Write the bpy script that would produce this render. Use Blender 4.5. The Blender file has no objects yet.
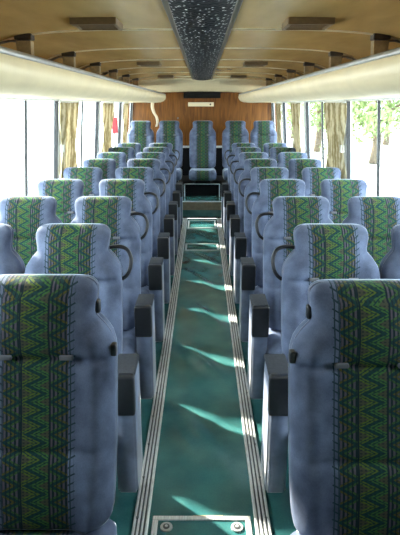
import bpy, bmesh, math, random
from mathutils import Vector
random.seed(7)
PI = math.pi
S = bpy.context.scene
COL = S.collection

# ---------------------------------------------------------------- helpers
def tag(o, label=None, cat=None, group=None, kind=None):
    if label: o['label'] = label
    if cat: o['category'] = cat
    if group: o['group'] = group
    if kind: o['kind'] = kind
    return o

def empty(name, loc=(0, 0, 0)):
    o = bpy.data.objects.new(name, None)
    o.empty_display_size = .1
    o.location = loc
    COL.objects.link(o)
    return o

def link_mesh(name, me, parent=None, loc=(0, 0, 0)):
    o = bpy.data.objects.new(name, me)
    o.location = loc
    COL.objects.link(o)
    if parent: o.parent = parent
    return o

def mesh_from(name, verts, faces, mat, smooth=True, uvs=None):
    me = bpy.data.meshes.new(name)
    me.from_pydata([tuple(v) for v in verts], [], faces)
    bm = bmesh.new(); bm.from_mesh(me)
    bmesh.ops.recalc_face_normals(bm, faces=bm.faces)
    bm.to_mesh(me); bm.free()
    if uvs:
        l = me.uv_layers.new(name='UVMap')
        for lp in me.loops: l.data[lp.index].uv = uvs[lp.vertex_index]
    if smooth:
        for p in me.polygons: p.use_smooth = True
    me.materials.append(mat)
    return me

class MB:
    """collects boxes / tubes / lofts into one mesh"""
    def __init__(s): s.v = []; s.f = []
    def add(s, v, f):
        n = len(s.v); s.v += [tuple(p) for p in v]; s.f += [[i + n for i in q] for q in f]; return s
    def box(s, x0, x1, y0, y1, z0, z1, b=0.0):
        if b <= 0:
            v = [(x0,y0,z0),(x1,y0,z0),(x1,y1,z0),(x0,y1,z0),(x0,y0,z1),(x1,y0,z1),(x1,y1,z1),(x0,y1,z1)]
            return s.add(v, [[3,2,1,0],[4,5,6,7],[0,1,5,4],[1,2,6,5],[2,3,7,6],[3,0,4,7]])
        bm = bmesh.new(); bmesh.ops.create_cube(bm, size=1)
        for q in bm.verts:
            q.co = Vector(((x0+x1)/2 + q.co.x*(x1-x0), (y0+y1)/2 + q.co.y*(y1-y0), (z0+z1)/2 + q.co.z*(z1-z0)))
        bmesh.ops.bevel(bm, geom=bm.edges[:], offset=b, segments=3, affect='EDGES', profile=.5)
        bm.verts.index_update()
        s.add([q.co[:] for q in bm.verts], [[q.index for q in f.verts] for f in bm.faces]); bm.free(); return s
    def tube(s, pts, r, n=8, closed=False):
        pts = [Vector(p) for p in pts]; m = len(pts); v = []; f = []
        up = None
        for i, p in enumerate(pts):
            a = pts[(i-1) % m] if (i or closed) else p
            b = pts[(i+1) % m] if (i < m-1 or closed) else p
            t = (b - a).normalized()
            if up is None: up = Vector((0,0,1)) if abs(t.z) < .9 else Vector((1,0,0))
            side = t.cross(up).normalized(); up = side.cross(t).normalized()
            rr = r[i] if isinstance(r, (list, tuple)) else r
            for k in range(n):
                an = 2*PI*k/n
                v.append(p + side*math.cos(an)*rr + up*math.sin(an)*rr)
        for i in range(m if closed else m-1):
            j = (i+1) % m
            for k in range(n):
                f.append([i*n+k, i*n+(k+1) % n, j*n+(k+1) % n, j*n+k])
        if not closed:
            f.append(list(range(n))[::-1]); f.append([(m-1)*n+k for k in range(n)])
        return s.add(v, f)
    def cyl(s, c, axis, r, h, n=16):
        c = Vector(c); a = Vector(axis).normalized()*h/2
        return s.tube([c-a, c+a], r, n)
    def mesh(s, name, mat, smooth=False):
        return mesh_from(name, s.v, s.f, mat, smooth)
    def obj(s, name, mat, parent=None, loc=(0,0,0), smooth=False):
        return link_mesh(name, s.mesh(name, mat, smooth), parent, loc)

def spline(pts, n=6):
    """Catmull-Rom through points"""
    P = [Vector(p) for p in pts]; out = []
    for i in range(len(P)-1):
        p0 = P[max(i-1, 0)]; p1 = P[i]; p2 = P[i+1]; p3 = P[min(i+2, len(P)-1)]
        for k in range(n):
            t = k/n
            out.append(.5*((2*p1) + (p2-p0)*t + (2*p0-5*p1+4*p2-p3)*t*t + (3*p1-p0-3*p2+p3)*t**3))
    out.append(P[-1]); return out

def interp(tab, x):
    if x <= tab[0][0]: return tab[0][1]
    for (a, b), (c, d) in zip(tab, tab[1:]):
        if x <= c:
            t = (x-a)/(c-a); return b + (d-b)*t
    return tab[-1][1]

# ---------------------------------------------------------------- materials
def new_mat(name):
    m = bpy.data.materials.new(name); m.use_nodes = True
    nt = m.node_tree; p = nt.nodes['Principled BSDF']
    return m, nt, p

def pbr(name, col, rough=.5, metal=0.0, noise=0.0, nscale=30, bump=0.0, sheen=0.0, coat=0.0, stretch=(1,1,1), coords='Object', spec=.5, detail=3):
    m, nt, p = new_mat(name)
    p.inputs['Base Color'].default_value = (*col, 1); p.inputs['Roughness'].default_value = rough
    p.inputs['Metallic'].default_value = metal
    p.inputs['Specular IOR Level'].default_value = spec
    p.inputs['Sheen Weight'].default_value = sheen
    p.inputs['Coat Weight'].default_value = coat
    if noise or bump:
        tc = nt.nodes.new('ShaderNodeTexCoord'); mp = nt.nodes.new('ShaderNodeMapping')
        mp.inputs['Scale'].default_value = stretch
        nt.links.new(tc.outputs[coords], mp.inputs['Vector'])
        nz = nt.nodes.new('ShaderNodeTexNoise'); nz.inputs['Scale'].default_value = nscale; nz.inputs['Detail'].default_value = detail
        nt.links.new(mp.outputs[0], nz.inputs['Vector'])
        if noise:
            rm = nt.nodes.new('ShaderNodeMapRange')
            rm.inputs['From Min'].default_value = .3; rm.inputs['From Max'].default_value = .7
            rm.inputs['To Min'].default_value = 1-noise; rm.inputs['To Max'].default_value = 1+noise
            nt.links.new(nz.outputs['Fac'], rm.inputs['Value'])
            mx = nt.nodes.new('ShaderNodeMix'); mx.data_type = 'RGBA'; mx.blend_type = 'MULTIPLY'
            mx.inputs[0].default_value = 1; mx.inputs[6].default_value = (*col, 1)
            nt.links.new(rm.outputs[0], mx.inputs[7]); nt.links.new(mx.outputs[2], p.inputs['Base Color'])
        if bump:
            b = nt.nodes.new('ShaderNodeBump'); b.inputs['Strength'].default_value = bump; b.inputs['Distance'].default_value = .01
            nt.links.new(nz.outputs['Fac'], b.inputs['Height']); nt.links.new(b.outputs[0], p.inputs['Normal'])
    return m

def moquette():
    m, nt, p = new_mat('moquette'); N = nt.nodes; L = nt.links
    def mth(op, a, b=None, c=None):
        n = N.new('ShaderNodeMath'); n.operation = op
        for i, x in enumerate((a, b, c)):
            if x is None: continue
            if isinstance(x, (int, float)): n.inputs[i].default_value = x
            else: L.new(x, n.inputs[i])
        return n.outputs[0]
    def mix(f, a, b, mode='MIX'):
        n = N.new('ShaderNodeMix'); n.data_type = 'RGBA'; n.blend_type = mode
        for i, x in ((0, f), (6, a), (7, b)):
            if isinstance(x, (int, float)): n.inputs[i].default_value = x
            elif isinstance(x, tuple): n.inputs[i].default_value = (*x, 1)
            else: L.new(x, n.inputs[i])
        return n.outputs[2]
    def band(x, lo, hi): return mth('MULTIPLY', mth('GREATER_THAN', x, lo), mth('LESS_THAN', x, hi))
    uv = N.new('ShaderNodeUVMap'); sp = N.new('ShaderNodeSeparateXYZ'); L.new(uv.outputs[0], sp.inputs[0])
    tc = N.new('ShaderNodeTexCoord')
    u, v = sp.outputs[0], sp.outputs[1]
    au = mth('ABSOLUTE', u)
    # plush ground, brushed pile
    nz = N.new('ShaderNodeTexNoise'); nz.inputs['Scale'].default_value = 9; nz.inputs['Detail'].default_value = 5; L.new(tc.outputs['Object'], nz.inputs['Vector'])
    nf = N.new('ShaderNodeTexNoise'); nf.inputs['Scale'].default_value = 260; nf.inputs['Detail'].default_value = 2; L.new(tc.outputs['Object'], nf.inputs['Vector'])
    plush = mix(mth('MULTIPLY_ADD', nz.outputs['Fac'], 2.4, -.7), PLUSH_A, PLUSH_B)
    # zigzag ribbons running up the seat
    tri = mth('MULTIPLY_ADD', mth('PINGPONG', mth('DIVIDE', v, PER), .5), 4*AMP, -AMP)
    q = mth('SUBTRACT', u, tri)
    aq = mth('ABSOLUTE', q)
    fu = mth('FRACT', mth('DIVIDE', u, .0115))
    stripe = mth('LESS_THAN', fu, .5)
    dash = mth('LESS_THAN', mth('FRACT', mth('DIVIDE', v, .0096)), .45)
    DK, TL = (.007, .018, .025), (.008, .040, .042)
    col = mix(stripe, (.085, .072, .10), DK)
    # outer columns: nested olive chevrons, mirrored about the middle
    q2 = mth('SUBTRACT', mth('SUBTRACT', au, .064), mth('MULTIPLY', tri, .9))
    aq2 = mth('ABSOLUTE', q2)
    outer = mth('GREATER_THAN', au, .040)
    col = mix(mth('MULTIPLY', outer, mth('LESS_THAN', aq2, .020)), col, TL)
    col = mix(mth('MULTIPLY', outer, band(q2, -.020, -.008)), col, (.040, .095, .028))
    col = mix(mth('MULTIPLY', outer, band(q2, .008, .019)), col, (.080, .075, .016))
    col = mix(mth('MULTIPLY', outer, mth('MULTIPLY', mth('LESS_THAN', fu, .28), .8)), col, DK)
    # middle columns: filled triangles either side of a thick dark zigzag
    left = mth('LESS_THAN', q, 0)
    mid = mth('LESS_THAN', au, .040)
    fill = mix(left, (.045, .125, .034), (.080, .125, .020))
    fill = mix(mth('GREATER_THAN', aq, .034), fill, (.06, .06, .04))
    fill = mix(band(aq, .0185, .0235), fill, TL)
    fill = mix(mth('LESS_THAN', aq, .0095), fill, TL)
    fill = mix(mth('MULTIPLY', mth('MULTIPLY', dash, stripe), .7), fill, DK)
    col = mix(mid, col, fill)
    col = mix(band(au, .036, .041), col, DK)
    col = mix(mth('MULTIPLY', mth('MULTIPLY', mth('MULTIPLY', dash, outer), stripe), .6), col, DK)
    # feathered edge: twig-like strokes reaching into the plush
    tw = mth('FRACT', mth('DIVIDE', mth('SUBTRACT', v, mth('MULTIPLY', au, .55)), PER*.5))
    edge = mth('MULTIPLY_ADD', mth('PINGPONG', mth('DIVIDE', v, PER), .5), .034, .098)
    fringe = mth('MULTIPLY', mth('MULTIPLY', mth('GREATER_THAN', au, .088), mth('LESS_THAN', au, edge)), band(tw, .0, .2))
    inside = mth('LESS_THAN', au, .088)
    thin = mth('MULTIPLY', band(au, .088, .104), mth('LESS_THAN', fu, .3))
    c = mix(inside, plush, col)
    c = mix(mth('MULTIPLY', mth('MAXIMUM', fringe, thin), .92), c, (.012, .035, .045))
    grain = mth('MULTIPLY_ADD', nf.outputs['Fac'], .5, .75)
    c = mix(1.0, c, grain, 'MULTIPLY')
    L.new(c, p.inputs['Base Color'])
    p.inputs['Roughness'].default_value = .85; p.inputs['Specular IOR Level'].default_value = .2
    p.inputs['Sheen Weight'].default_value = .8; p.inputs['Sheen Roughness'].default_value = .22
    p.inputs['Sheen Tint'].default_value = (.75, .85, 1, 1)
    b = N.new('ShaderNodeBump'); b.inputs['Strength'].default_value = .35; b.inputs['Distance'].default_value = .004
    L.new(nz.outputs['Fac'], b.inputs['Height']); L.new(b.outputs[0], p.inputs['Normal'])
    return m

PLUSH_A = (.048, .060, .098)
PLUSH_B = (.145, .178, .275)
PER, AMP = .050, .024
MOQ = moquette()
PLUSH = pbr('plush', (.135, .165, .25), .85, noise=.3, nscale=14, bump=.2, sheen=.5, spec=.2)
PIPE = pbr('piping_cord', (.10, .115, .18), .8, sheen=.3)
VINYL = pbr('black_vinyl', (.012, .013, .017), .42, noise=.2, nscale=60)
PAD = pbr('grey_pad', (.035, .038, .046), .8, noise=.2, nscale=80, spec=.2)
RUBBER = pbr('black_rubber', (.012, .012, .016), .38)
PALE = pbr('pale_grey', (.13, .13, .15), .7)  # serves the painted fold highlights and the wall button
STEEL = pbr('seat_steel', (.09, .095, .10), .4, metal=.8, noise=.1)
ALU = pbr('brushed_aluminium', (.85, .86, .87), .4, metal=.5, noise=.22, nscale=40, stretch=(8, .6, 1))
ALUD = pbr('groove_metal', (.16, .17, .18), .5, metal=.8)
BOLT = pbr('bolt_metal', (.6, .61, .62), .4, metal=.6)
LINO = None
CREAM = pbr('cream_shell', (.80, .69, .47), .42, noise=.06, nscale=6)
RIM = pbr('rim_metal', (.42, .42, .43), .42, metal=.6, noise=.1, nscale=20)
LAM = pbr('ceiling_laminate', (.60, .41, .175), .2, noise=.15, nscale=3.0, stretch=(2.5, .7, 1), bump=.12, detail=4)
SEAM = pbr('seam_strip', (.70, .60, .42), .35, noise=.1)
BRK = pbr('bracket_brown', (.32, .24, .13), .55, noise=.25, nscale=40)
DARK = pbr('dark_brown', (.035, .027, .02), .6)
VENTB = pbr('vent_wood', (.17, .11, .055), .5, noise=.15, nscale=40)
VENTD = pbr('vent_slots', (.075, .045, .03), .6)
BULK = pbr('bulkhead_cream', (.62, .54, .36), .5, noise=.05, nscale=5)
FRAME = pbr('window_frame', (.62, .64, .66), .45, metal=.2, noise=.06)
GASKET = pbr('gasket', (.02, .02, .022), .6)
LATCH = pbr('white_latch', (.82, .82, .80), .4)
RED = pbr('red_box', (.62, .015, .03), .35)
GREYWALL = pbr('side_lining', (.22, .23, .25), .7, noise=.12, nscale=25)
BLACKP = pbr('black_plastic', (.006, .006, .007), .6, spec=.15)
PLATE = pbr('ivory_plate', (.72, .64, .46), .45)
STRAPM = pbr('strap_cloth', (.66, .56, .42), .8, noise=.1, nscale=60)
TAN = pbr('step_face', (.20, .165, .11), .55, noise=.2, nscale=18)

def curtain_mat():
    m, nt, p = new_mat('curtain_cloth'); N = nt.nodes; L = nt.links
    tc = N.new('ShaderNodeTexCoord')
    w = N.new('ShaderNodeTexWave'); w.bands_direction = 'Y'; w.inputs['Scale'].default_value = 7; w.inputs['Distortion'].default_value = 2.5
    w.inputs['Detail'].default_value = 3; w.inputs['Detail Scale'].default_value = 3
    L.new(tc.outputs['Object'], w.inputs['Vector'])
    cr = N.new('ShaderNodeValToRGB'); cr.color_ramp.elements[0].color = (.30, .24, .12, 1); cr.color_ramp.elements[1].color = (.66, .60, .44, 1)  # dark and light bands paint the shading of the folds
    L.new(w.outputs['Fac'], cr.inputs[0]); L.new(cr.outputs[0], p.inputs['Base Color'])
    p.inputs['Roughness'].default_value = .85
    tr = N.new('ShaderNodeBsdfTranslucent'); L.new(cr.outputs[0], tr.inputs['Color'])
    mx = N.new('ShaderNodeMixShader'); mx.inputs[0].default_value = .3
    L.new(p.outputs[0], mx.inputs[1]); L.new(tr.outputs[0], mx.inputs[2])
    L.new(mx.outputs[0], nt.nodes['Material Output'].inputs['Surface'])
    return m
CURT = curtain_mat()

def glass_mat():
    m, nt, p = new_mat('window_glass'); N = nt.nodes; L = nt.links
    t = N.new('ShaderNodeBsdfTransparent'); t.inputs[0].default_value = (.95, .97, .96, 1)
    g = N.new('ShaderNodeBsdfGlossy'); g.inputs['Roughness'].default_value = .03; g.inputs['Color'].default_value = (.9, .95, 1, 1)
    f = N.new('ShaderNodeFresnel'); f.inputs[0].default_value = 1.2
    ge = N.new('ShaderNodeNewGeometry'); k = N.new('ShaderNodeMath'); k.operation = 'SUBTRACT'; k.inputs[0].default_value = 1
    L.new(ge.outputs['Backfacing'], k.inputs[1]); k2 = N.new('ShaderNodeMath'); k2.operation = 'MULTIPLY'      # the inner face of the slab does not mirror again
    L.new(f.outputs[0], k2.inputs[0]); L.new(k.outputs[0], k2.inputs[1])
    mx = N.new('ShaderNodeMixShader'); L.new(k2.outputs[0], mx.inputs[0]); L.new(t.outputs[0], mx.inputs[1]); L.new(g.outputs[0], mx.inputs[2])
    L.new(mx.outputs[0], N['Material Output'].inputs['Surface'])
    return m
GLASS = glass_mat()

def floor_mat():
    m, nt, p = new_mat('teal_lino'); N = nt.nodes; L = nt.links
    tc = N.new('ShaderNodeTexCoord')
    nz = N.new('ShaderNodeTexNoise'); nz.inputs['Scale'].default_value = 5; nz.inputs['Detail'].default_value = 6; L.new(tc.outputs['Object'], nz.inputs['Vector'])
    nf = N.new('ShaderNodeTexNoise'); nf.inputs['Scale'].default_value = 140; nf.inputs['Detail'].default_value = 2; L.new(tc.outputs['Object'], nf.inputs['Vector'])
    cr = N.new('ShaderNodeValToRGB'); cr.color_ramp.elements[0].position = .3; cr.color_ramp.elements[1].position = .75
    cr.color_ramp.elements[0].color = (.026, .125, .135, 1); cr.color_ramp.elements[1].color = (.075, .25, .245, 1)
    L.new(nz.outputs['Fac'], cr.inputs[0])
    mx = N.new('ShaderNodeMix'); mx.data_type = 'RGBA'; mx.blend_type = 'MULTIPLY'; mx.inputs[0].default_value = .35
    L.new(cr.outputs[0], mx.inputs[6]); L.new(nf.outputs['Fac'], mx.inputs[7])
    L.new(mx.outputs[2], p.inputs['Base Color'])
    rr = N.new('ShaderNodeMapRange'); rr.inputs['To Min'].default_value = .12; rr.inputs['To Max'].default_value = .2
    L.new(nz.outputs['Fac'], rr.inputs['Value']); L.new(rr.outputs[0], p.inputs['Roughness'])
    p.inputs['Specular IOR Level'].default_value = .6
    b = N.new('ShaderNodeBump'); b.inputs['Strength'].default_value = .08; b.inputs['Distance'].default_value = .004
    L.new(nf.outputs['Fac'], b.inputs['Height']); L.new(b.outputs[0], p.inputs['Normal'])
    return m
LINO = floor_mat()

def wood_mat():
    m, nt, p = new_mat('varnished_wood'); N = nt.nodes; L = nt.links
    tc = N.new('ShaderNodeTexCoord'); mp = N.new('ShaderNodeMapping'); mp.inputs['Scale'].default_value = (9, 1, .8)
    L.new(tc.outputs['Object'], mp.inputs[0])
    nz = N.new('ShaderNodeTexNoise'); nz.inputs['Scale'].default_value = 3.2; nz.inputs['Detail'].default_value = 6; nz.inputs['Distortion'].default_value = 1.2
    L.new(mp.outputs[0], nz.inputs['Vector'])
    cr = N.new('ShaderNodeValToRGB'); cr.color_ramp.elements[0].position = .3; cr.color_ramp.elements[1].position = .72
    cr.color_ramp.elements[0].color = (.085, .028, .004, 1); cr.color_ramp.elements[1].color = (.20, .078, .013, 1)
    L.new(nz.outputs['Fac'], cr.inputs[0]); L.new(cr.outputs[0], p.inputs['Base Color'])
    p.inputs['Roughness'].default_value = .5; p.inputs['Specular IOR Level'].default_value = .25
    return m
WOOD = wood_mat()

def mesh_panel_mat():
    m, nt, p = new_mat('perforated_black'); N = nt.nodes; L = nt.links
    tc = N.new('ShaderNodeTexCoord')
    vo = N.new('ShaderNodeTexVoronoi'); vo.inputs['Scale'].default_value = 42; vo.inputs['Randomness'].default_value = .8
    L.new(tc.outputs['Object'], vo.inputs['Vector'])
    rm = N.new('ShaderNodeMapRange'); rm.inputs['From Min'].default_value = .16; rm.inputs['From Max'].default_value = .34
    L.new(vo.outputs['Distance'], rm.inputs['Value'])
    cr = N.new('ShaderNodeValToRGB'); cr.color_ramp.elements[0].color = (1, 1, 1, 1); cr.color_ramp.elements[1].color = (.006, .008, .013, 1)  # white dots put the sparkle of the panel into its colour
    cr.color_ramp.elements[1].position = .55
    L.new(rm.outputs[0], cr.inputs[0]); L.new(cr.outputs[0], p.inputs['Base Color'])
    p.inputs['Roughness'].default_value = .5; p.inputs['Specular IOR Level'].default_value = .12
    b = N.new('ShaderNodeBump'); b.inputs['Strength'].default_value = .9; b.inputs['Distance'].default_value = .006; b.invert = True
    L.new(vo.outputs['Distance'], b.inputs['Height']); L.new(b.outputs[0], p.inputs['Normal'])
    return m
PERF = mesh_panel_mat()

# ---------------------------------------------------------------- bus shell
D0, DR = -.55, 9.10            # front and rear of the built length
CEIL = [(0, 1.94), (.3, 1.94), (.6, 1.935), (.85, 1.915), (1.0, 1.875), (1.09, 1.80), (1.14, 1.70), (1.15, 1.64)]
SILL, WTOP = .78, 1.645
def wx(z): return 1.225 - (z - SILL)*.087      # the side walls lean in slightly

# floor: lino with shallow humps across the aisle, shaped to catch light as streaks
def build_floor():
    v, f = [], []
    xs = [-1.22, -.6, -.45] + [-.30 + .6*i/48 for i in range(49)] + [.45, .6, 1.22]
    ys = [D0 + (7.6 - D0)*j/260 for j in range(261)]
    humps = [(-.03, 2.30, .026, .10), (-.01, 3.10, .028, .10), (0, 3.95, .020, .12), (-.02, 4.75, .022, .13), (.02, 5.45, .020, .13), (0, 6.5, .016, .12)]
    for y in ys:
        for x in xs:
            z = 0
            for hx, hy, a, w in humps:
                d = (y - hy) + 1.6*(x - hx)          # a ridge slanting across the aisle
                z += a*math.exp(-(d/w)**2)*math.exp(-((x-hx)/.11)**2)
            v.append((x, y, z))
    n = len(xs)
    for j in range(len(ys)-1):
        for i in range(n-1): f.append([j*n+i, j*n+i+1, (j+1)*n+i+1, (j+1)*n+i])
    o = link_mesh('floor', mesh_from('floor', v, f, LINO))
    tag(o, 'glossy teal lino floor of the coach', kind='structure')
build_floor()

# raised rear platform with its tan step face
PT = empty('floor_platform', (0, 7.58, 0)); tag(PT, 'raised rear floor with a tan step face', kind='structure')
MB().box(-1.22, 1.22, .012, DR-7.58, .03, .25).obj('tread', LINO, PT)
MB().box(-1.22, 1.22, 0, .012, .13, .245).obj('riser', TAN, PT)
MB().box(-1.22, 1.22, 0, .03, .243, .256).obj('nosing', ALU, PT)
MB().box(-1.22, 1.22, .035, .05, 0, .13).obj('kick_board', BLACKP, PT)  # black stands in for the shadow below the step face

def build_ceiling():
    prof = [(-x, z) for x, z in CEIL[::-1]] + CEIL[1:]
    P = [Vector((x, 0, z)) for x, z in prof]
    P = spline(P, 4)
    ys = [D0 + (7.95-D0)*j/24 for j in range(25)]
    v = [(p.x, y, p.z) for y in ys for p in P]; n = len(P)
    v += [(p.x, y, p.z + .02) for y in ys for p in P]
    f = []; o2 = n*len(ys)
    for j in range(len(ys)-1):
        for i in range(n-1):
            f.append([j*n+i, j*n+i+1, (j+1)*n+i+1, (j+1)*n+i]); f.append([o2+j*n+i, o2+(j+1)*n+i, o2+(j+1)*n+i+1, o2+j*n+i+1])
    o = link_mesh('ceiling', mesh_from('ceiling', v, f, LAM)); tag(o, 'tan laminate ceiling curving down to the sides', kind='structure')
    for k in range(6):
        y = 2.79 + .9*k - .9*0
        if y > 7.8: break
        vv, ff = [], []
        for i, p in enumerate(P):
            for (dy, dz) in ((-.009, 0), (.009, 0), (.006, -.006), (-.006, -.006)): vv.append((p.x, y+dy, p.z+dz))
        for i in range(len(P)-1):
            for c in range(4): ff.append([i*4+c, i*4+(c+1) % 4, (i+1)*4+(c+1) % 4, (i+1)*4+c])
        t = link_mesh('trim_%d' % (k+1), mesh_from('trim', vv, ff, SEAM, False)); tag(t, 'thin pale seam strip across the ceiling panels', kind='structure')
build_ceiling()

# cream bulkhead sloping from the ceiling end to the wood wall
def build_bulkhead():
    v, f = [], []
    ys = [(7.93, 1.945), (7.96, 1.93), (8.3, 1.90), (8.75, 1.845), (9.0, 1.80), (9.09, 1.785)]
    xs = [-1.14 + 2.28*i/16 for i in range(17)]
    for y, z in ys:
        for x in xs: v.append((x, y, z - .03*(abs(x)/1.14)**2))
    n = 17
    for j in range(len(ys)-1):
        for i in range(n-1): f.append([j*n+i, j*n+i+1, (j+1)*n+i+1, (j+1)*n+i])
    b = len(v)
    v += [(-1.14, 7.93, 2.0), (1.14, 7.93, 2.0), (1.14, 9.09, 2.0), (-1.14, 9.09, 2.0)]
    f += [[b, b+1, b+2, b+3], [b, b+1]+list(range(n-1, -1, -1)), [b+3, b+2]+[5*n+i for i in range(n-1, -1, -1)], [b]+[j*n for j in range(6)]+[b+3], [b+1]+[j*n+n-1 for j in range(6)]+[b+2]]
    o = link_mesh('ceiling_rear', mesh_from('ceiling_rear', v, f, BULK)); tag(o, 'cream sloping ceiling panel above the wood rear wall', kind='structure')
build_bulkhead()

WR = empty('wall_rear', (0, DR, 0)); tag(WR, 'varnished brown wood wall at the rear of the coach', kind='structure')
MB().box(-1.25, 1.25, 0, .04, .92, 2.0).obj('wood_panel', WOOD, WR)
MB().box(-1.25, 1.25, 0, .04, 0, .905).obj('lower_panel', BLACKP, WR)
MB().box(-1.15, 1.15, -.022, 0, .895, .93, .004).obj('ledge', ALU, WR)
PL = MB().box(-1.2, 1.2, 8.06, 9.07, .25, .44, .004).obj('trim_shade_plinth', BLACKP); tag(PL, 'plinth under the rear seat row, black for the shade there', kind='structure')  # black box put in for the shade under the rear seats
# unseen wall added behind the camera to cut light from the front
WF = MB().box(-1.25, 1.25, D0-.03, D0, -.02, 2.0).obj('wall_front', GREYWALL)
tag(WF, 'grey wall added behind the camera to cut front light', kind='structure')

PILL = [-.74, .98, 2.70, 4.42, 6.14, 7.86]
wn = 0
for s, side in ((-1, 'left'), (1, 'right')):
    # lining below the sill and cove above the glass
    m = MB()
    a = 1.225
    m.add([(s*a, D0, 0), (s*(a+.04), D0, 0), (s*(a+.04), D0, SILL), (s*(a), D0, SILL), (s*a, DR, 0), (s*(a+.04), DR, 0), (s*(a+.04), DR, SILL), (s*a, DR, SILL)],
          [[0,1,2,3],[4,5,6,7],[0,1,5,4],[1,2,6,5],[2,3,7,6],[3,0,4,7]])
    w = m.obj('wall_' + side, GREYWALL); tag(w, 'grey side lining below the %s windows' % side, kind='structure')
    h = MB()
    xt = wx(WTOP)
    h.add([(s*xt, D0, WTOP), (s*(xt+.05), D0, WTOP), (s*(xt+.05), D0, 2.0), (s*1.14, D0, 2.0), (s*xt, DR, WTOP), (s*(xt+.05), DR, WTOP), (s*(xt+.05), DR, 2.0), (s*1.14, DR, 2.0)],
          [[0,1,2,3],[4,5,6,7],[0,1,5,4],[1,2,6,5],[2,3,7,6],[3,0,4,7]])
    h = h.obj('trim_' + side, LAM); tag(h, 'tan cove above the %s windows' % side, kind='structure')
    sl = MB().add([(s*(a-.05), D0, SILL-.02), (s*(a+.04), D0, SILL-.02), (s*(a+.04), D0, SILL+.012), (s*(a-.05), D0, SILL+.012), (s*(a-.05), DR, SILL-.02), (s*(a+.04), DR, SILL-.02), (s*(a+.04), DR, SILL+.012), (s*(a-.05), DR, SILL+.012)],
          [[0,1,2,3],[4,5,6,7],[0,1,5,4],[1,2,6,5],[2,3,7,6],[3,0,4,7]]).obj('trim_sill_' + side, FRAME)
    tag(sl, 'aluminium sill under the %s windows' % side, kind='structure')
    def leaning(m, y0, y1, z0, z1, i0, i1):
        """box that follows the lean of the wall: i0..i1 = inward depth"""
        v = []
        for z in (z0, z1):
            for (y, i) in ((y0, i0), (y1, i0), (y1, i1), (y0, i1)): v.append((s*(wx(z) - i), y, z))
        return m.add(v, [[0,1,2,3],[4,5,6,7],[0,1,5,4],[1,2,6,5],[2,3,7,6],[3,0,4,7]])
    Z0, Z1 = SILL + .012, WTOP
    q = MB(); leaning(q, D0, PILL[1], Z0, Z1, -.04, .0)  # solid panel added over the first window to block its light
    q = q.obj('wall_front_' + side, GREYWALL); tag(q, 'unseen grey panel added on the %s to block front window light' % side, kind='structure')
    for k in range(1, len(PILL)):
        y0 = PILL[k]; y1 = PILL[k+1] if k+1 < len(PILL) else DR
        wn += 1
        W = empty('window_%d' % wn, (0, 0, 0)); tag(W, 'aluminium framed side window', kind='structure')
        mid = y0 + .93 if k and k+1 < len(PILL) else None
        fr = MB()
        leaning(fr, y0, y0+.045, Z0, Z1, -.03, .024)
        leaning(fr, y1-.03, y1, Z0, Z1, -.03, .02)
        leaning(fr, y0+.045, y1-.03, Z0, Z0+.03, -.02, .012)
        leaning(fr, y0+.045, y1-.03, Z1-.03, Z1, -.02, .012)
        if mid: leaning(fr, mid-.002, mid+.012, Z0+.03, Z1-.03, -.012, .006)
        fr.obj('window_frame', FRAME, W)
        g = MB(); leaning(g, y0+.045, y0+.062, Z0+.03, Z1-.03, -.015, .014); leaning(g, y1-.044, y1-.03, Z0+.03, Z1-.03, -.015, .014)
        if mid: leaning(g, mid-.010, mid-.002, Z0+.03, Z1-.03, -.010, .006)
        g.obj('gasket', GASKET, W)
        spans = [(y0+.062, mid-.010), (mid+.012, y1-.044)] if mid else [(y0+.062, y1-.044)]
        for a0, a1 in spans:
            q = MB(); leaning(q, a0, a1, Z0+.03, Z1-.03, -.006, 0); q.obj('pane', GLASS, W)
        if k in (3, 4, 2):
            q = MB(); leaning(q, y0-.01, y0+.05, 1.215, 1.275, .024, .055); q.obj('latch', LATCH, W)

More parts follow.
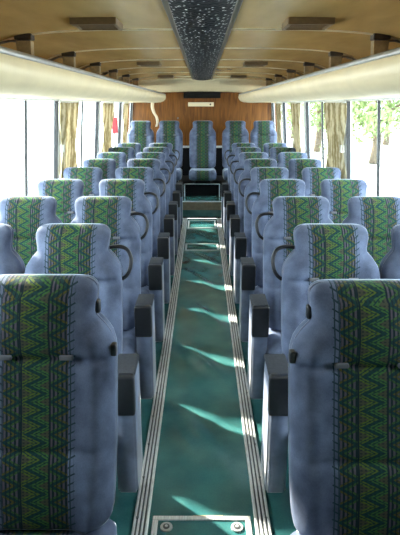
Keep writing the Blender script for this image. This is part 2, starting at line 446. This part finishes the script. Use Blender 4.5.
# ---------------------------------------------------------------- luggage racks
RP = [(.556, 1.733), (.545, 1.722), (.540, 1.705), (.542, 1.685), (.552, 1.66), (.575, 1.638), (.62, 1.622), (.72, 1.615), (.9, 1.622), (1.05, 1.632), (1.135, 1.64)]
RI = [(1.135, 1.652), (.9, 1.634), (.72, 1.628), (.63, 1.637), (.59, 1.655), (.568, 1.69), (.566, 1.733)]
for s, side in ((-1, 'left'), (1, 'right')):
    R = empty('luggage_rack', (s*.84, 4.0, 1.63))
    tag(R, 'long cream overhead luggage rack above the %s windows' % side, 'luggage rack', 'overhead luggage racks')
    prof = RP + RI; n = len(prof)
    ys = [(D0+.02, 0), (2, 0), (4, 0), (6, 0), (7.5, 0), (8.30, 0)] + [(8.30 + .2*math.sin(a), .13*(1-math.cos(a))) for a in [PI/2*i/8 for i in range(1, 9)]]
    v, f = [], []
    for y, sh in ys:
        for x, z in prof:
            k = (1.135 - x)/(1.135 - .54)
            v.append((s*(x + sh*k*1.2), y, z + sh*.25*k))
    for j in range(len(ys)-1):
        for i in range(n):
            f.append([j*n+i, j*n+(i+1) % n, (j+1)*n+(i+1) % n, (j+1)*n+i])
    f.append(list(range(n))); f.append([(len(ys)-1)*n+i for i in range(n)])
    o = R.location
    link_mesh('shelf', mesh_from('shelf', [Vector(p)-o for p in v], f, CREAM), R)
    m = MB()
    pts = []
    for y, sh in ys: pts.append(Vector((s*(.553 + sh*1.2), y, 1.732 + sh*.25)) - o)
    m.tube(pts, .0115, 10); m.obj('rim', RIM, R, smooth=True)
    # closing panel at the rear end of the rack
    e = MB().box(*sorted((s*.70, s*1.13)), 8.46, 8.49, 1.62, 1.80); e.v = [Vector(p)-o for p in e.v]; e.obj('end_panel', CREAM, R)
    for k in range(7):
        y = 1.89 + .9*k
        q = MB(); zt = 1.905; w0, w1 = .036, .027
        vv = []
        for z, w, d in ((1.625, w1, .02), (zt-.02, w0, .026)):
            for (dx, dy) in ((-w, -d), (w, -d), (w, d), (-w, d)): vv.append(Vector((s*.865+dx, y+dy, z)) - o)
        q.add(vv, [[3,2,1,0],[4,5,6,7],[0,1,5,4],[1,2,6,5],[2,3,7,6],[3,0,4,7]])
        b = q.obj('bracket', BRK, R)
        c = MB().box(s*.865-.042, s*.865+.042, y-.03, y+.03, zt-.016, zt+.012, .005); c.v = [Vector(p)-o for p in c.v]
        c.obj('bracket_cap', DARK, b)
    # slack cord strung from bracket to bracket
    pts = []
    for k in range(7):
        y = 1.89 + .9*k
        if k:
            for t in (.25, .5, .75): pts.append(Vector((s*.93, y-.9+.9*t, 1.885 - .05*math.sin(PI*t))) - o)
        pts.append(Vector((s*.91, y, 1.885)) - o)
    MB().tube(spline(pts, 3), .006, 6).obj('cord', DARK, R, smooth=True)

# ---------------------------------------------------------------- ceiling fittings
CD = empty('ceiling_duct', (0, 3.6, 1.94)); tag(CD, 'black perforated duct panel running along the middle of the ceiling', 'ceiling duct')
v, f = [], []
xs = [-.118 + .236*i/12 for i in range(13)]
ys = [D0, 2, 4, 6, 7.92]
for y in ys:
    for x in xs: v.append((x, y-3.6, -.010 - .018*(1-(x/.118)**2)))
for y in ys:
    for x in xs: v.append((x, y-3.6, 0.004))
n = 13; h = n*len(ys)
for j in range(len(ys)-1):
    for i in range(n-1):
        f.append([j*n+i, j*n+i+1, (j+1)*n+i+1, (j+1)*n+i]); f.append([h+j*n+i, h+j*n+i+1, h+(j+1)*n+i+1, h+(j+1)*n+i])
f.append([(len(ys)-1)*n+i for i in range(n)] + [h+(len(ys)-1)*n+i for i in range(n-1, -1, -1)])
link_mesh('grille', mesh_from('grille', v, f, PERF), CD)
for s in (-1, 1):
    MB().box(s*.118 if s > 0 else -.140, .140 if s > 0 else -.118, D0-3.6, 7.92-3.6, -.014, .004, .004).obj('edge_strip', pbr('edge_strip', (.10, .085, .06), .35), CD)

names = {0: 'nearest the camera', 1: 'halfway down the ceiling', 2: 'at the far end of the ceiling'}
for s, side in ((-1, 'left'), (1, 'right')):
    for k, y in enumerate((2.52, 4.9, 7.1)):
        V = empty('ceiling_vent', (s*.458, y, 1.937))
        tag(V, 'small brown ceiling vent %s of the duct, %s' % (side, names[k]), 'vent', 'brown ceiling vents')
        fr = MB(); fr.box(-.098, .098, -.10, -.075, -.026, .003, .004).box(-.098, .098, .075, .10, -.026, .003, .004).box(-.098, -.08, -.075, .075, -.026, .003, .004).box(.08, .098, -.075, .075, -.026, .003, .004)
        fr.obj('vent_frame', VENTB, V)
        MB().box(-.08, .08, -.075, .075, -.012, .003).obj('vent_back', VENTD, V)
        sl = MB()
        for i in range(7): sl.box(-.08, .08, -.066+.021*i, -.056+.021*i, -.021, -.012)
        sl.obj('slats', VENTB, V)

# ---------------------------------------------------------------- aisle floor fittings
for s, side in ((-1, 'left'), (1, 'right')):
    T = empty('seat_track', (s*.241, 4.0, 0)); tag(T, 'ridged aluminium floor track along the %s side of the aisle' % side, 'floor track', 'aluminium floor tracks')
    y0, y1 = D0-4.0, 7.57-4.0
    MB().box(-.031, .031, y0, y1, -.004, .009, .002).obj('track_base', ALU, T)
    r = MB()
    for x in (-.024, -.008, .008, .024): r.box(x-.004, x+.004, y0, y1, .009, .014, .0015)
    r.obj('ridge', ALU, T)
    g = MB()
    for x in (-.016, 0, .016): g.box(x-.0035, x+.0035, y0, y1, .0085, .0100)
    g.obj('groove', ALUD, T)
    sm = MB().cyl((0, 0, 0), (0, 0, 1), .006, .006, 10).mesh('screw', ALUD); y = y0 + .12
    while y < y1:
        link_mesh('screw', sm, T, (s*.016, y, .0115)); y += .24

def hatch(label, y0, y1, bolts=False, w=.195):
    H = empty('floor_hatch', (0, (y0+y1)/2, 0)); tag(H, label, 'floor hatch', 'floor hatches in the aisle')
    d = (y1-y0)/2; b = .022
    z0, z1 = -.002, .014
    MB().box(-w, w, d-b, d, z0, z1, .003).box(-w, w, -d, -d+b, z0, z1, .003).box(-w, -w+b, -d+b, d-b, z0, z1, .003).box(w-b, w, -d+b, d-b, z0, z1, .003).obj('hatch_frame', ALU, H)
    MB().box(-w+b, w-b, -d+b, d-b, z0, .008).obj('hatch_panel', LINO, H)
    if bolts:
        for x in (-.138, .138):
            q = MB().cyl((x, d-.058, .010), (0, 0, 1), .024, .008, 20).obj('bolt', BOLT, H)
            MB().cyl((x, d-.058, .0145), (0, 0, 1), .013, .003, 16).obj('bolt_socket', ALUD, q)
            MB().cyl((x, d-.058, .0165), (0, 0, 1), .006, .003, 10).obj('bolt_head', ALU, q)
        MB().box(-.035, .085, d+.001, d+.010, 0, .006).obj('edge_tape', pbr('tape', (.45, .34, .17), .7), H)
hatch('metal framed floor hatch with two round bolts at the near end of the aisle', .95, 1.74, True)
hatch('thin metal framed floor hatch just before the rear step', 6.93, 7.42)
hatch('thin metal framed floor hatch two thirds of the way down the aisle', 5.80, 6.10)

# ---------------------------------------------------------------- rear wall fittings
o = MB().box(-.30, .30, -.05, 0, -.047, .047, .008).obj('wall_grille', BLACKP, None, (0, DR, 1.735)); tag(o, 'long black grille high on the wood rear wall', 'grille')
P = empty('sign_plate', (-.02, DR, 1.592)); tag(P, 'small ivory plate with a dark dot below the black wall grille', 'plate')
MB().box(-.21, .21, -.014, 0, -.032, .032, .004).obj('plate', PLATE, P)
MB().cyl((.155, -.016, 0), (0, 1, 0), .014, .008, 14).obj('dot', DARK, P)
o = MB().cyl((0, 0, 0), (0, 1, 0), .014, .02, 14).obj('wall_button', PALE, None, (-.40, DR-.01, 1.375)); tag(o, 'tiny pale round button on the wood wall', 'button')
# pale strap hanging from the end of the left rack
pts = spline([(-.76, 8.52, 1.63), (-.765, 8.53, 1.55), (-.745, 8.54, 1.47), (-.71, 8.55, 1.41), (-.695, 8.56, 1.33), (-.715, 8.57, 1.26)], 6)
v, f = [], []
for i, p in enumerate(pts):
    w = .026 - .008*i/len(pts)
    for dx, dy in ((-w, 0), (-w*.5, -.01), (0, -.004), (w*.5, -.012), (w, 0), (w*.5, .006), (-w*.5, .006)): v.append((p.x+dx, p.y+dy, p.z))
for i in range(len(pts)-1):
    for c in range(7): f.append([i*7+c, i*7+(c+1) % 7, (i+1)*7+(c+1) % 7, (i+1)*7+c])
f.append(list(range(7))); f.append([(len(pts)-1)*7+i for i in range(7)])
o = link_mesh('strap', mesh_from('strap', v, f, STRAPM)); tag(o, 'pale cloth strap hanging from the rear end of the left luggage rack', 'strap')
# low rail in front of the middle rear seat
G = empty('guard_rail', (0, 8.035, .25)); tag(G, 'low thin metal rail in front of the middle rear seat', 'rail')
MB().tube([(-.265, 0, .19), (.265, 0, .19)], .008).obj('top_bar', ALU, G)
for s in (-1, 1): MB().tube([(s*.265, 0, 0), (s*.265, 0, .19)], .009).obj('post', ALU, G)
# red emergency box on the left window bar
B = empty('emergency_box', (-1.14, 7.16, 1.33)); tag(B, 'small red emergency box on a left window bar near the rear', 'emergency box')
MB().box(-.035, .035, -.03, .03, -.10, .10, .008).obj('case', RED, B)
MB().box(-.016, -.002, .008, .03, -.30, .17).obj('backing_strip', BLACKP, B)

# ---------------------------------------------------------------- curtains
def curtain(s, y0, y1, label, seed):
    rnd = random.Random(seed)
    v, f = [], []; n = 60; rows = 30; folds = 5.5 if y1-y0 > .5 else 4.5
    ph = rnd.random()*6
    for j in range(rows+1):
        t = j/rows; z = 1.605 - t*.60
        pinch = 1 - .28*math.exp(-((t-.62)/.28)**2)
        cy = y0 + (y1-y0)*.45
        for i in range(n+1):
            a = i/n; y = cy + (y0 + (y1-y0)*a - cy)*pinch
            d = .028*math.sin(folds*2*PI*a + ph + .5*math.sin(3*t+a*4)) + .010*math.sin(folds*5*a + 6*t + ph)
            v.append((s*(wx(z) - .047 + d*.5), y, z))
    for j in range(rows):
        for i in range(n): f.append([j*(n+1)+i, j*(n+1)+i+1, (j+1)*(n+1)+i+1, (j+1)*(n+1)+i])
    C = empty('curtain', (s*1.1, (y0+y1)/2, 1.2)); tag(C, label, 'curtain', 'gold window curtains')
    ob = link_mesh('cloth', mesh_from('cloth', [Vector(p)-C.location for p in v], f, CURT), C)
    sol = ob.modifiers.new('thick', 'SOLIDIFY'); sol.thickness = .003
    m = MB(); m.tube([Vector((s*(wx(1.61)-.047), y0-.03, 1.608))-C.location, Vector((s*(wx(1.61)-.047), y1+.03, 1.608))-C.location], .007)
    m.obj('curtain_rod', FRAME, C)
for s, side in ((-1, 'left'), (1, 'right')):
    curtain(s, 4.32, 4.97, 'gold beige curtain gathered at the nearest pillar seen on the %s' % side, 3+s)
    curtain(s, 6.25, 6.88, 'gold beige curtain gathered at the middle %s window pillar' % side, 9+s)
    curtain(s, 7.88, 8.28, 'gold beige curtain gathered at the %s rear corner' % side, 15+s)

# ---------------------------------------------------------------- seats
HW = .157
ZT, ZB = 1.12, .40
def zm(z): return z - .024*smooth01((z-.5)/.4)
TAN16 = math.tan(math.radians(15.5))
def yf(z): return -(ZT - z)*TAN16
WTAB = [(.38, .198), (.50, .204), (.62, .208), (.80, .208), (.90, .208), (.93, .205), (.957, .197), (.982, .181), (1.0, .164), (1.012, .153), (1.024, .1505), (1.04, .152), (1.06, .155), (1.08, .157), (1.12, .157)]
CACHE = {}
def smooth01(x): x = max(0, min(1, x)); return x*x*(3-2*x)

def backrest_mesh(wf):
    key = ('back', wf)
    if key in CACHE: return CACHE[key]
    zs = [ZB, .41, .425, .455, .49, .52, .56, .595, .612, .624, .632, .640, .652, .67, .71, .75, .79, .83, .86, .885, .898, .906, .914, .926, .94, .955, .97, .985, 1.0, 1.012, 1.024, 1.04, 1.06, 1.08]
    rings = []   # z, w, d, yc, shrink
    for z in zs:
        w = interp(WTAB, z)*wf
        body = 1 - smooth01((z-.93)/.09)
        th = .055 + .012*body
        k = 1.0
        if z < ZB+.035: k = .86 + .14*math.sqrt(max(0, 1-((ZB+.035-z)/.035)**2))
        rings.append((z, w*k, th*k, k))
    R = .044
    for a in [PI/2*i/7 for i in range(1, 8)]:
        z = 1.08 + .04*math.sin(a); sh = R*(1-math.cos(a))
        rings.append((z, HW*wf - sh, .055 - sh*.9, 1))
    rings.append((1.1215, .09*wf, .010, 1))
    M = 56; v = []; uv = []; nexp = 4.6
    for ri, (z, w, th, k) in enumerate(rings):
        body = 1 - smooth01((z-.93)/.08)
        for i in range(M):
            a = 2*PI*i/M + PI/M
            c, s_ = math.cos(a), math.sin(a)
            x = w*math.copysign(abs(c)**(2/nexp), c)
            yy = th*math.copysign(abs(s_)**(2/nexp), s_)
            front = max(0, -yy/th) if th > 0 else 0
            r = abs(x)/max(w, 1e-4)
            if yy < 0 and z < 1.085:
                bol = .022*math.exp(-((r-.78)/.16)**2) * body
                crown = .014*(1-r*r)*(1-body) + .004*(1-r*r)
                seam = .014*math.exp(-((z-.906)/.010)**2)*(1 if r < .9 else .3) + .007*math.exp(-((z-.632)/.010)**2)
                lumbar = .012*math.exp(-((z-.55)/.10)**2) * (1-r**4)
                hb = .012*math.exp(-((z-1.0)/.07)**2)*(1-r**4)
                yy -= (bol + crown + lumbar + hb - seam)*front
            # headrest side slightly set back
            v.append((x, yf(z) + .067 + yy, zm(z)))
            # arc length coordinate for the cloth
            vv = z if (z < 1.085 or yy < -.02) else 1.13 + (yy+.055)*1.0
            uv.append((x/wf*1.0, vv*1.02))
    f = []
    nr = len(rings)
    for j in range(nr-1):
        for i in range(M): f.append([j*M+i, j*M+(i+1) % M, (j+1)*M+(i+1) % M, (j+1)*M+i])
    f.append(list(range(M))); f.append([(nr-1)*M+i for i in range(M)])
    CACHE[key] = mesh_from('backrest', v, f, MOQ, True, uv); return CACHE[key]

def piping_mesh(wf):
    key = ('pipe', wf)
    if key in CACHE: return CACHE[key]
    m = MB()
    zs = [.47 + (1.08-.47)*i/26 for i in range(27)]
    right = [Vector((interp(WTAB, z)*wf*.985, yf(z)+.062, zm(z))) for z in zs]
    top = [Vector(((HW*wf-.038*(1-math.cos(a))), yf(1.1)+.066, zm(1.08+.038*math.sin(a)))) for a in (.5, .9, 1.3)]
    pts = right + top + [Vector((-p.x, p.y, p.z)) for p in (right+top)[::-1]]
    m.tube(pts, .0042, 6)
    CACHE[key] = m.mesh('piping', PIPE, True); return CACHE[key]

def cushion_mesh(wf):
    key = ('cush', wf)
    if key in CACHE: return CACHE[key]
    y_b, y_f = yf(ZB) + .10, yf(ZB) - .40
    L = y_b - y_f; M = 40; rings = []
    v, uv, f = [], [], []
    st = 20
    for j in range(st+1):
        t = j/st; y = y_f + L*t
        e = min(t, 1-t)*L; k = 1.0
        if e < .05: k = .55 + .45*math.sqrt(max(0, 1-((.05-e)/.05)**2))
        hw = .205*wf*(.93+.07*k); hz = .075*k
        zc = .328 - .015*(t) 
        for i in range(M):
            a = 2*PI*i/M + PI/M; c, s_ = math.cos(a), math.sin(a)
            x = hw*math.copysign(abs(c)**(2/5), c); z = hz*math.copysign(abs(s_)**(2/5), s_)
            r = abs(x)/hw
            if z > 0: z += (.012*math.exp(-((r-.78)/.16)**2))*(z/hz)*k
            v.append((x, y, zc + z)); uv.append((x/wf, y if s_ > 0 else y_f*2 - y - .15))
    for j in range(st):
        for i in range(M): f.append([j*M+i, j*M+(i+1) % M, (j+1)*M+(i+1) % M, (j+1)*M+i])
    f.append(list(range(M))); f.append([st*M+i for i in range(M)])
    CACHE[key] = mesh_from('cushion', v, f, MOQ, True, uv); return CACHE[key]

def cached(key, fn):
    if key not in CACHE: CACHE[key] = fn()
    return CACHE[key]

def highlight_mesh(wf, sx):  # pale bars standing in for the highlight along the seam fold
    def fn():
        m = MB(); z = .913; y = yf(z) - .006
        m.box(sx*.083*wf-.02, sx*.083*wf+.02, y-.004, y+.012, zm(z)-.007, zm(z)+.007, .003)
        return m.mesh('fold_highlight', PALE, True)
    return cached(('tab', wf, sx), fn)

def leg_mesh(sx, rear=False):
    def fn():
        m = MB()
        if rear: return m.box(sx*.13-.016, sx*.13+.016, -.42, -.16, .19, .29).mesh('leg', STEEL)
        m.box(sx*.13-.018, sx*.13+.018, -.52, -.14, .25, .29).box(sx*.13-.015, sx*.13+.015, -.36, -.31, .02, .26).box(sx*.13-.02, sx*.13+.02, -.48, -.18, 0, .022)
        return m.mesh('leg', STEEL)
    return cached(('leg', sx, rear), fn)

def arm_meshes(s):
    """short upholstered arm panel on the aisle side: s=+1 on the seat's +x side"""
    def prof(y0, y1, z0, z1, rt):
        P = [(y1, z0+.02), (y1-.02, z0)]
        P += [(y0+.02, z0), (y0, z0+.02)]
        for a in [PI/2*i/5 for i in range(6)]: P.append((y0+rt*1.3*(1-math.cos(a)), z1-.012-rt*(1-math.sin(a))))
        P += [(y1-.03, z1+.006), (y1, z1-.02)]
        return P
    def panel():
        m = bmesh.new()
        P = prof(-.385, -.185, .070, .600, .03)
        x0, x1 = .213, .294
        a = [m.verts.new((s*x0, y, z)) for y, z in P]; b = [m.verts.new((s*x1, y-.0, z)) for y, z in P]
        n = len(P)
        m.faces.new(a); m.faces.new(b[::-1])
        for i in range(n): m.faces.new([a[i], b[i], b[(i+1) % n], a[(i+1) % n]])
        bmesh.ops.recalc_face_normals(m, faces=m.faces)
        bmesh.ops.bevel(m, geom=[e for e in m.edges if abs(e.verts[0].co.x-e.verts[1].co.x) < 1e-5], offset=.009, segments=2, affect='EDGES')
        me = bpy.data.meshes.new('armrest'); m.to_mesh(me); m.free()
        for p in me.polygons: p.use_smooth = True
        me.materials.append(PLUSH); return me
    def pad():      # grey top pad
        m = MB(); x0, x1 = sorted((s*.2105, s*.2965))
        m.box(x0, x1, -.372, -.188, .588, .612, .008); return m.mesh('arm_pad', PAD, True)
    def cap():      # black front cap
        m = MB(); x0, x1 = sorted((s*.2095, s*.2975))
        m.box(x0, x1, -.396, -.352, .445, .613, .010); return m.mesh('arm_cap', VINYL, True)
    return cached(('armpanel', s), panel), cached(('armpad', s), pad), cached(('armcap', s), cap)

def handle_mesh(s):
    def fn():
        P = [(.150, 1.022), (.172, 1.026), (.205, 1.025), (.230, 1.012), (.244, .985), (.246, .96), (.240, .93), (.226, .905), (.206, .89)]
        pts = spline([(s*x, yf(z)+.075, zm(z)) for x, z in P], 5)
        return MB().tube(pts, .0085, 10).mesh('grab_handle', RUBBER, True)
    return cached(('handle', s), fn)

def latch_mesh(s):
    def fn():
        m = MB(); x0, x1 = sorted((s*.214, s*.231)); z = .90
        m.box(x0, x1, yf(z)+.02, yf(z)+.05, z-.018, z+.018, .005)
        return m.mesh('latch', RUBBER, True)
    return cached(('latch', s), fn)

def clip_mesh(s):
    def fn(): return MB().box(*sorted((s*.160, s*.176)), yf(1.04)+.05, yf(1.04)+.08, .99, 1.03, .006).mesh('handle_clip', RUBBER, True)
    return cached(('clip', s), fn)

def make_seat(kind, s, loc, label, group):
    """s = side the aisle lies on (+1: the seat's +x side)"""
    wf = 1.08 if kind == 'front' else 1.0
    o = empty('coach_seat', loc); tag(o, label, 'seat', group)
    b = link_mesh('backrest', backrest_mesh(wf), o)
    link_mesh('piping', piping_mesh(wf), b)
    link_mesh('cushion', cushion_mesh(wf), o)
    for sx in (-1, 1): link_mesh('fold_highlight', highlight_mesh(wf, sx), b)
    for sx in (-1, 1): link_mesh('leg', leg_mesh(sx, kind == 'rear'), o)
    if kind == 'aisle':
        pa, pd, cp = arm_meshes(s)
        a = link_mesh('armrest', pa, o); link_mesh('arm_pad', pd, a); link_mesh('arm_cap', cp, a)
        link_mesh('grab_handle', handle_mesh(s), o)
    if kind == 'front': link_mesh('latch', latch_mesh(s), o); link_mesh('handle_clip', clip_mesh(s), o)
    return o

ORD = ['first', 'second', 'third', 'fourth', 'fifth', 'sixth', 'seventh', 'eighth', 'ninth']
PITCH = .72
for r in range(9):
    y = 1.45 + PITCH*r
    for s, side in ((-1, 'left'), (1, 'right')):
        # s = side of the bus; the aisle lies on -s
        if r == 0:
            make_seat('front', -s, (s*.482, y - (.045 if s > 0 else 0), 0), 'largest blue plush seat with green zigzag panel, nearest the camera on the %s' % side, 'aisle seats')
            continue
        make_seat('aisle', -s, (s*.553, y, 0), 'blue plush aisle seat with black grab loop, %s from the camera on the %s' % (ORD[r], side), 'aisle seats')
        make_seat('window', -s, (s*.977, y, 0), 'blue plush window seat on the %s beside the %s aisle seat from the camera' % (side, ORD[r]), 'window seats')
for x, lab in ((-.957, 'leftmost of the five upright seats in the rear row'), (-.51, 'rear row seat second from the left, under the hanging strap'), (.01, 'middle seat of the rear row, facing down the aisle'),
               (.52, 'rear row seat second from the right, beside the middle one'), (.957, 'rightmost of the five upright seats in the rear row')):
    make_seat('rear', 1, (x, 8.50, .25), lab, 'rear row seats')

# ---------------------------------------------------------------- outside
GR = pbr('pale_gravel', (.55, .54, .50), .9, noise=.12, nscale=.6)
g = MB().box(-60, 60, -40, 80, -1.35, -1.25).obj('ground', GR); tag(g, 'pale paved ground outside the coach', kind='structure')
LEAF = pbr('leaves', (.20, .27, .10), .6, noise=.35, nscale=.8)
BARK = pbr('bark', (.12, .09, .06), .9, noise=.3, nscale=8)
def tree(x, y, h, r, seed, label):
    rnd = random.Random(seed)
    T = empty('tree', (x, y, -1.25)); tag(T, label, 'tree', 'trees outside the right windows')
    t = MB().tube(spline([(0, 0, 0), (.1, .05, h*.25), (-.05, .1, h*.5), (.05, 0, h*.75)], 4), [.24 - .012*i for i in range(13)], 10)
    for k in range(5):
        a = rnd.random()*6.28; z = h*(.3 + .1*k)
        t.tube(spline([(0, 0, z), (math.cos(a)*r*.35, math.sin(a)*r*.35, z+.5), (math.cos(a)*r*.7, math.sin(a)*r*.7, z+.9)], 3), .06, 6)
    t.obj('trunk', BARK, T, smooth=True)
    v, f = [], []
    blobs = [(rnd.gauss(0, r*.42), rnd.gauss(0, r*.42), h*(.12 + .8*rnd.random())) for _ in range(26)]
    for i in range(3600):
        bx, by, bz = blobs[i % 26]
        d = Vector((rnd.gauss(0, 1), rnd.gauss(0, 1), rnd.gauss(0, 1))).normalized()*(r*.34*(.55+.45*rnd.random()))
        c = Vector((bx, by, bz)) + d
        n = (d.normalized() + Vector((rnd.gauss(0, .5), rnd.gauss(0, .5), rnd.gauss(0, .5)))).normalized()
        e = n.orthogonal().normalized(); q = n.cross(e); s_ = .10 + .10*rnd.random(); k = len(v)
        a = rnd.random()*6.28; e, q = e*math.cos(a)+q*math.sin(a), q*math.cos(a)-e*math.sin(a)
        v += [c - e*s_, c - q*s_*.45, c + e*s_, c + q*s_*.45]; f.append([k, k+1, k+2, k+3])
    link_mesh('crown', mesh_from('crown', v, f, LEAF, False), T)
tree(8.6, 27, 5.5, 2.6, 1, 'leafy green tree seen through the nearer right windows')
tree(7.2, 34, 6.5, 3.0, 2, 'taller green tree seen through the middle right windows')
tree(13.5, 40, 7.5, 3.4, 3, 'green tree standing farther back outside the right windows')
tree(8.0, 48, 7.5, 3.4, 4, 'most distant green tree outside, seen past the rear right curtain')

# ---------------------------------------------------------------- light, sky, camera
w = bpy.data.worlds.new('World'); S.world = w; w.use_nodes = True
bg = w.node_tree.nodes['Background']; bg.inputs[0].default_value = (.77, .90, 1.0, 1); bg.inputs[1].default_value = 5.4
sun = bpy.data.lights.new('sun', 'SUN'); sun.energy = 14; sun.angle = .03; sun.color = (1, .92, .78)
so = bpy.data.objects.new('sun', sun); COL.objects.link(so)
so.rotation_euler = Vector((.74, -.66, -.57)).to_track_quat('-Z', 'Y').to_euler()

cam = bpy.data.cameras.new('camera'); co = bpy.data.objects.new('camera', cam); COL.objects.link(co)
cam.sensor_fit = 'HORIZONTAL'; cam.sensor_width = 36; cam.lens = 530/400*36; cam.clip_start = .02
co.location = (0, 0, 1.59)
co.rotation_euler = (PI/2 - math.atan(163/530), 0, math.radians(.22))
S.camera = co
S.view_settings.view_transform = 'Standard'; S.view_settings.look = 'None'; S.view_settings.gamma = 1
S.view_settings.use_curve_mapping = False
S.view_settings.exposure = 1.1
S.cycles.max_bounces = 10; S.cycles.diffuse_bounces = 6; S.cycles.transparent_max_bounces = 24
S.cycles.use_denoising = True
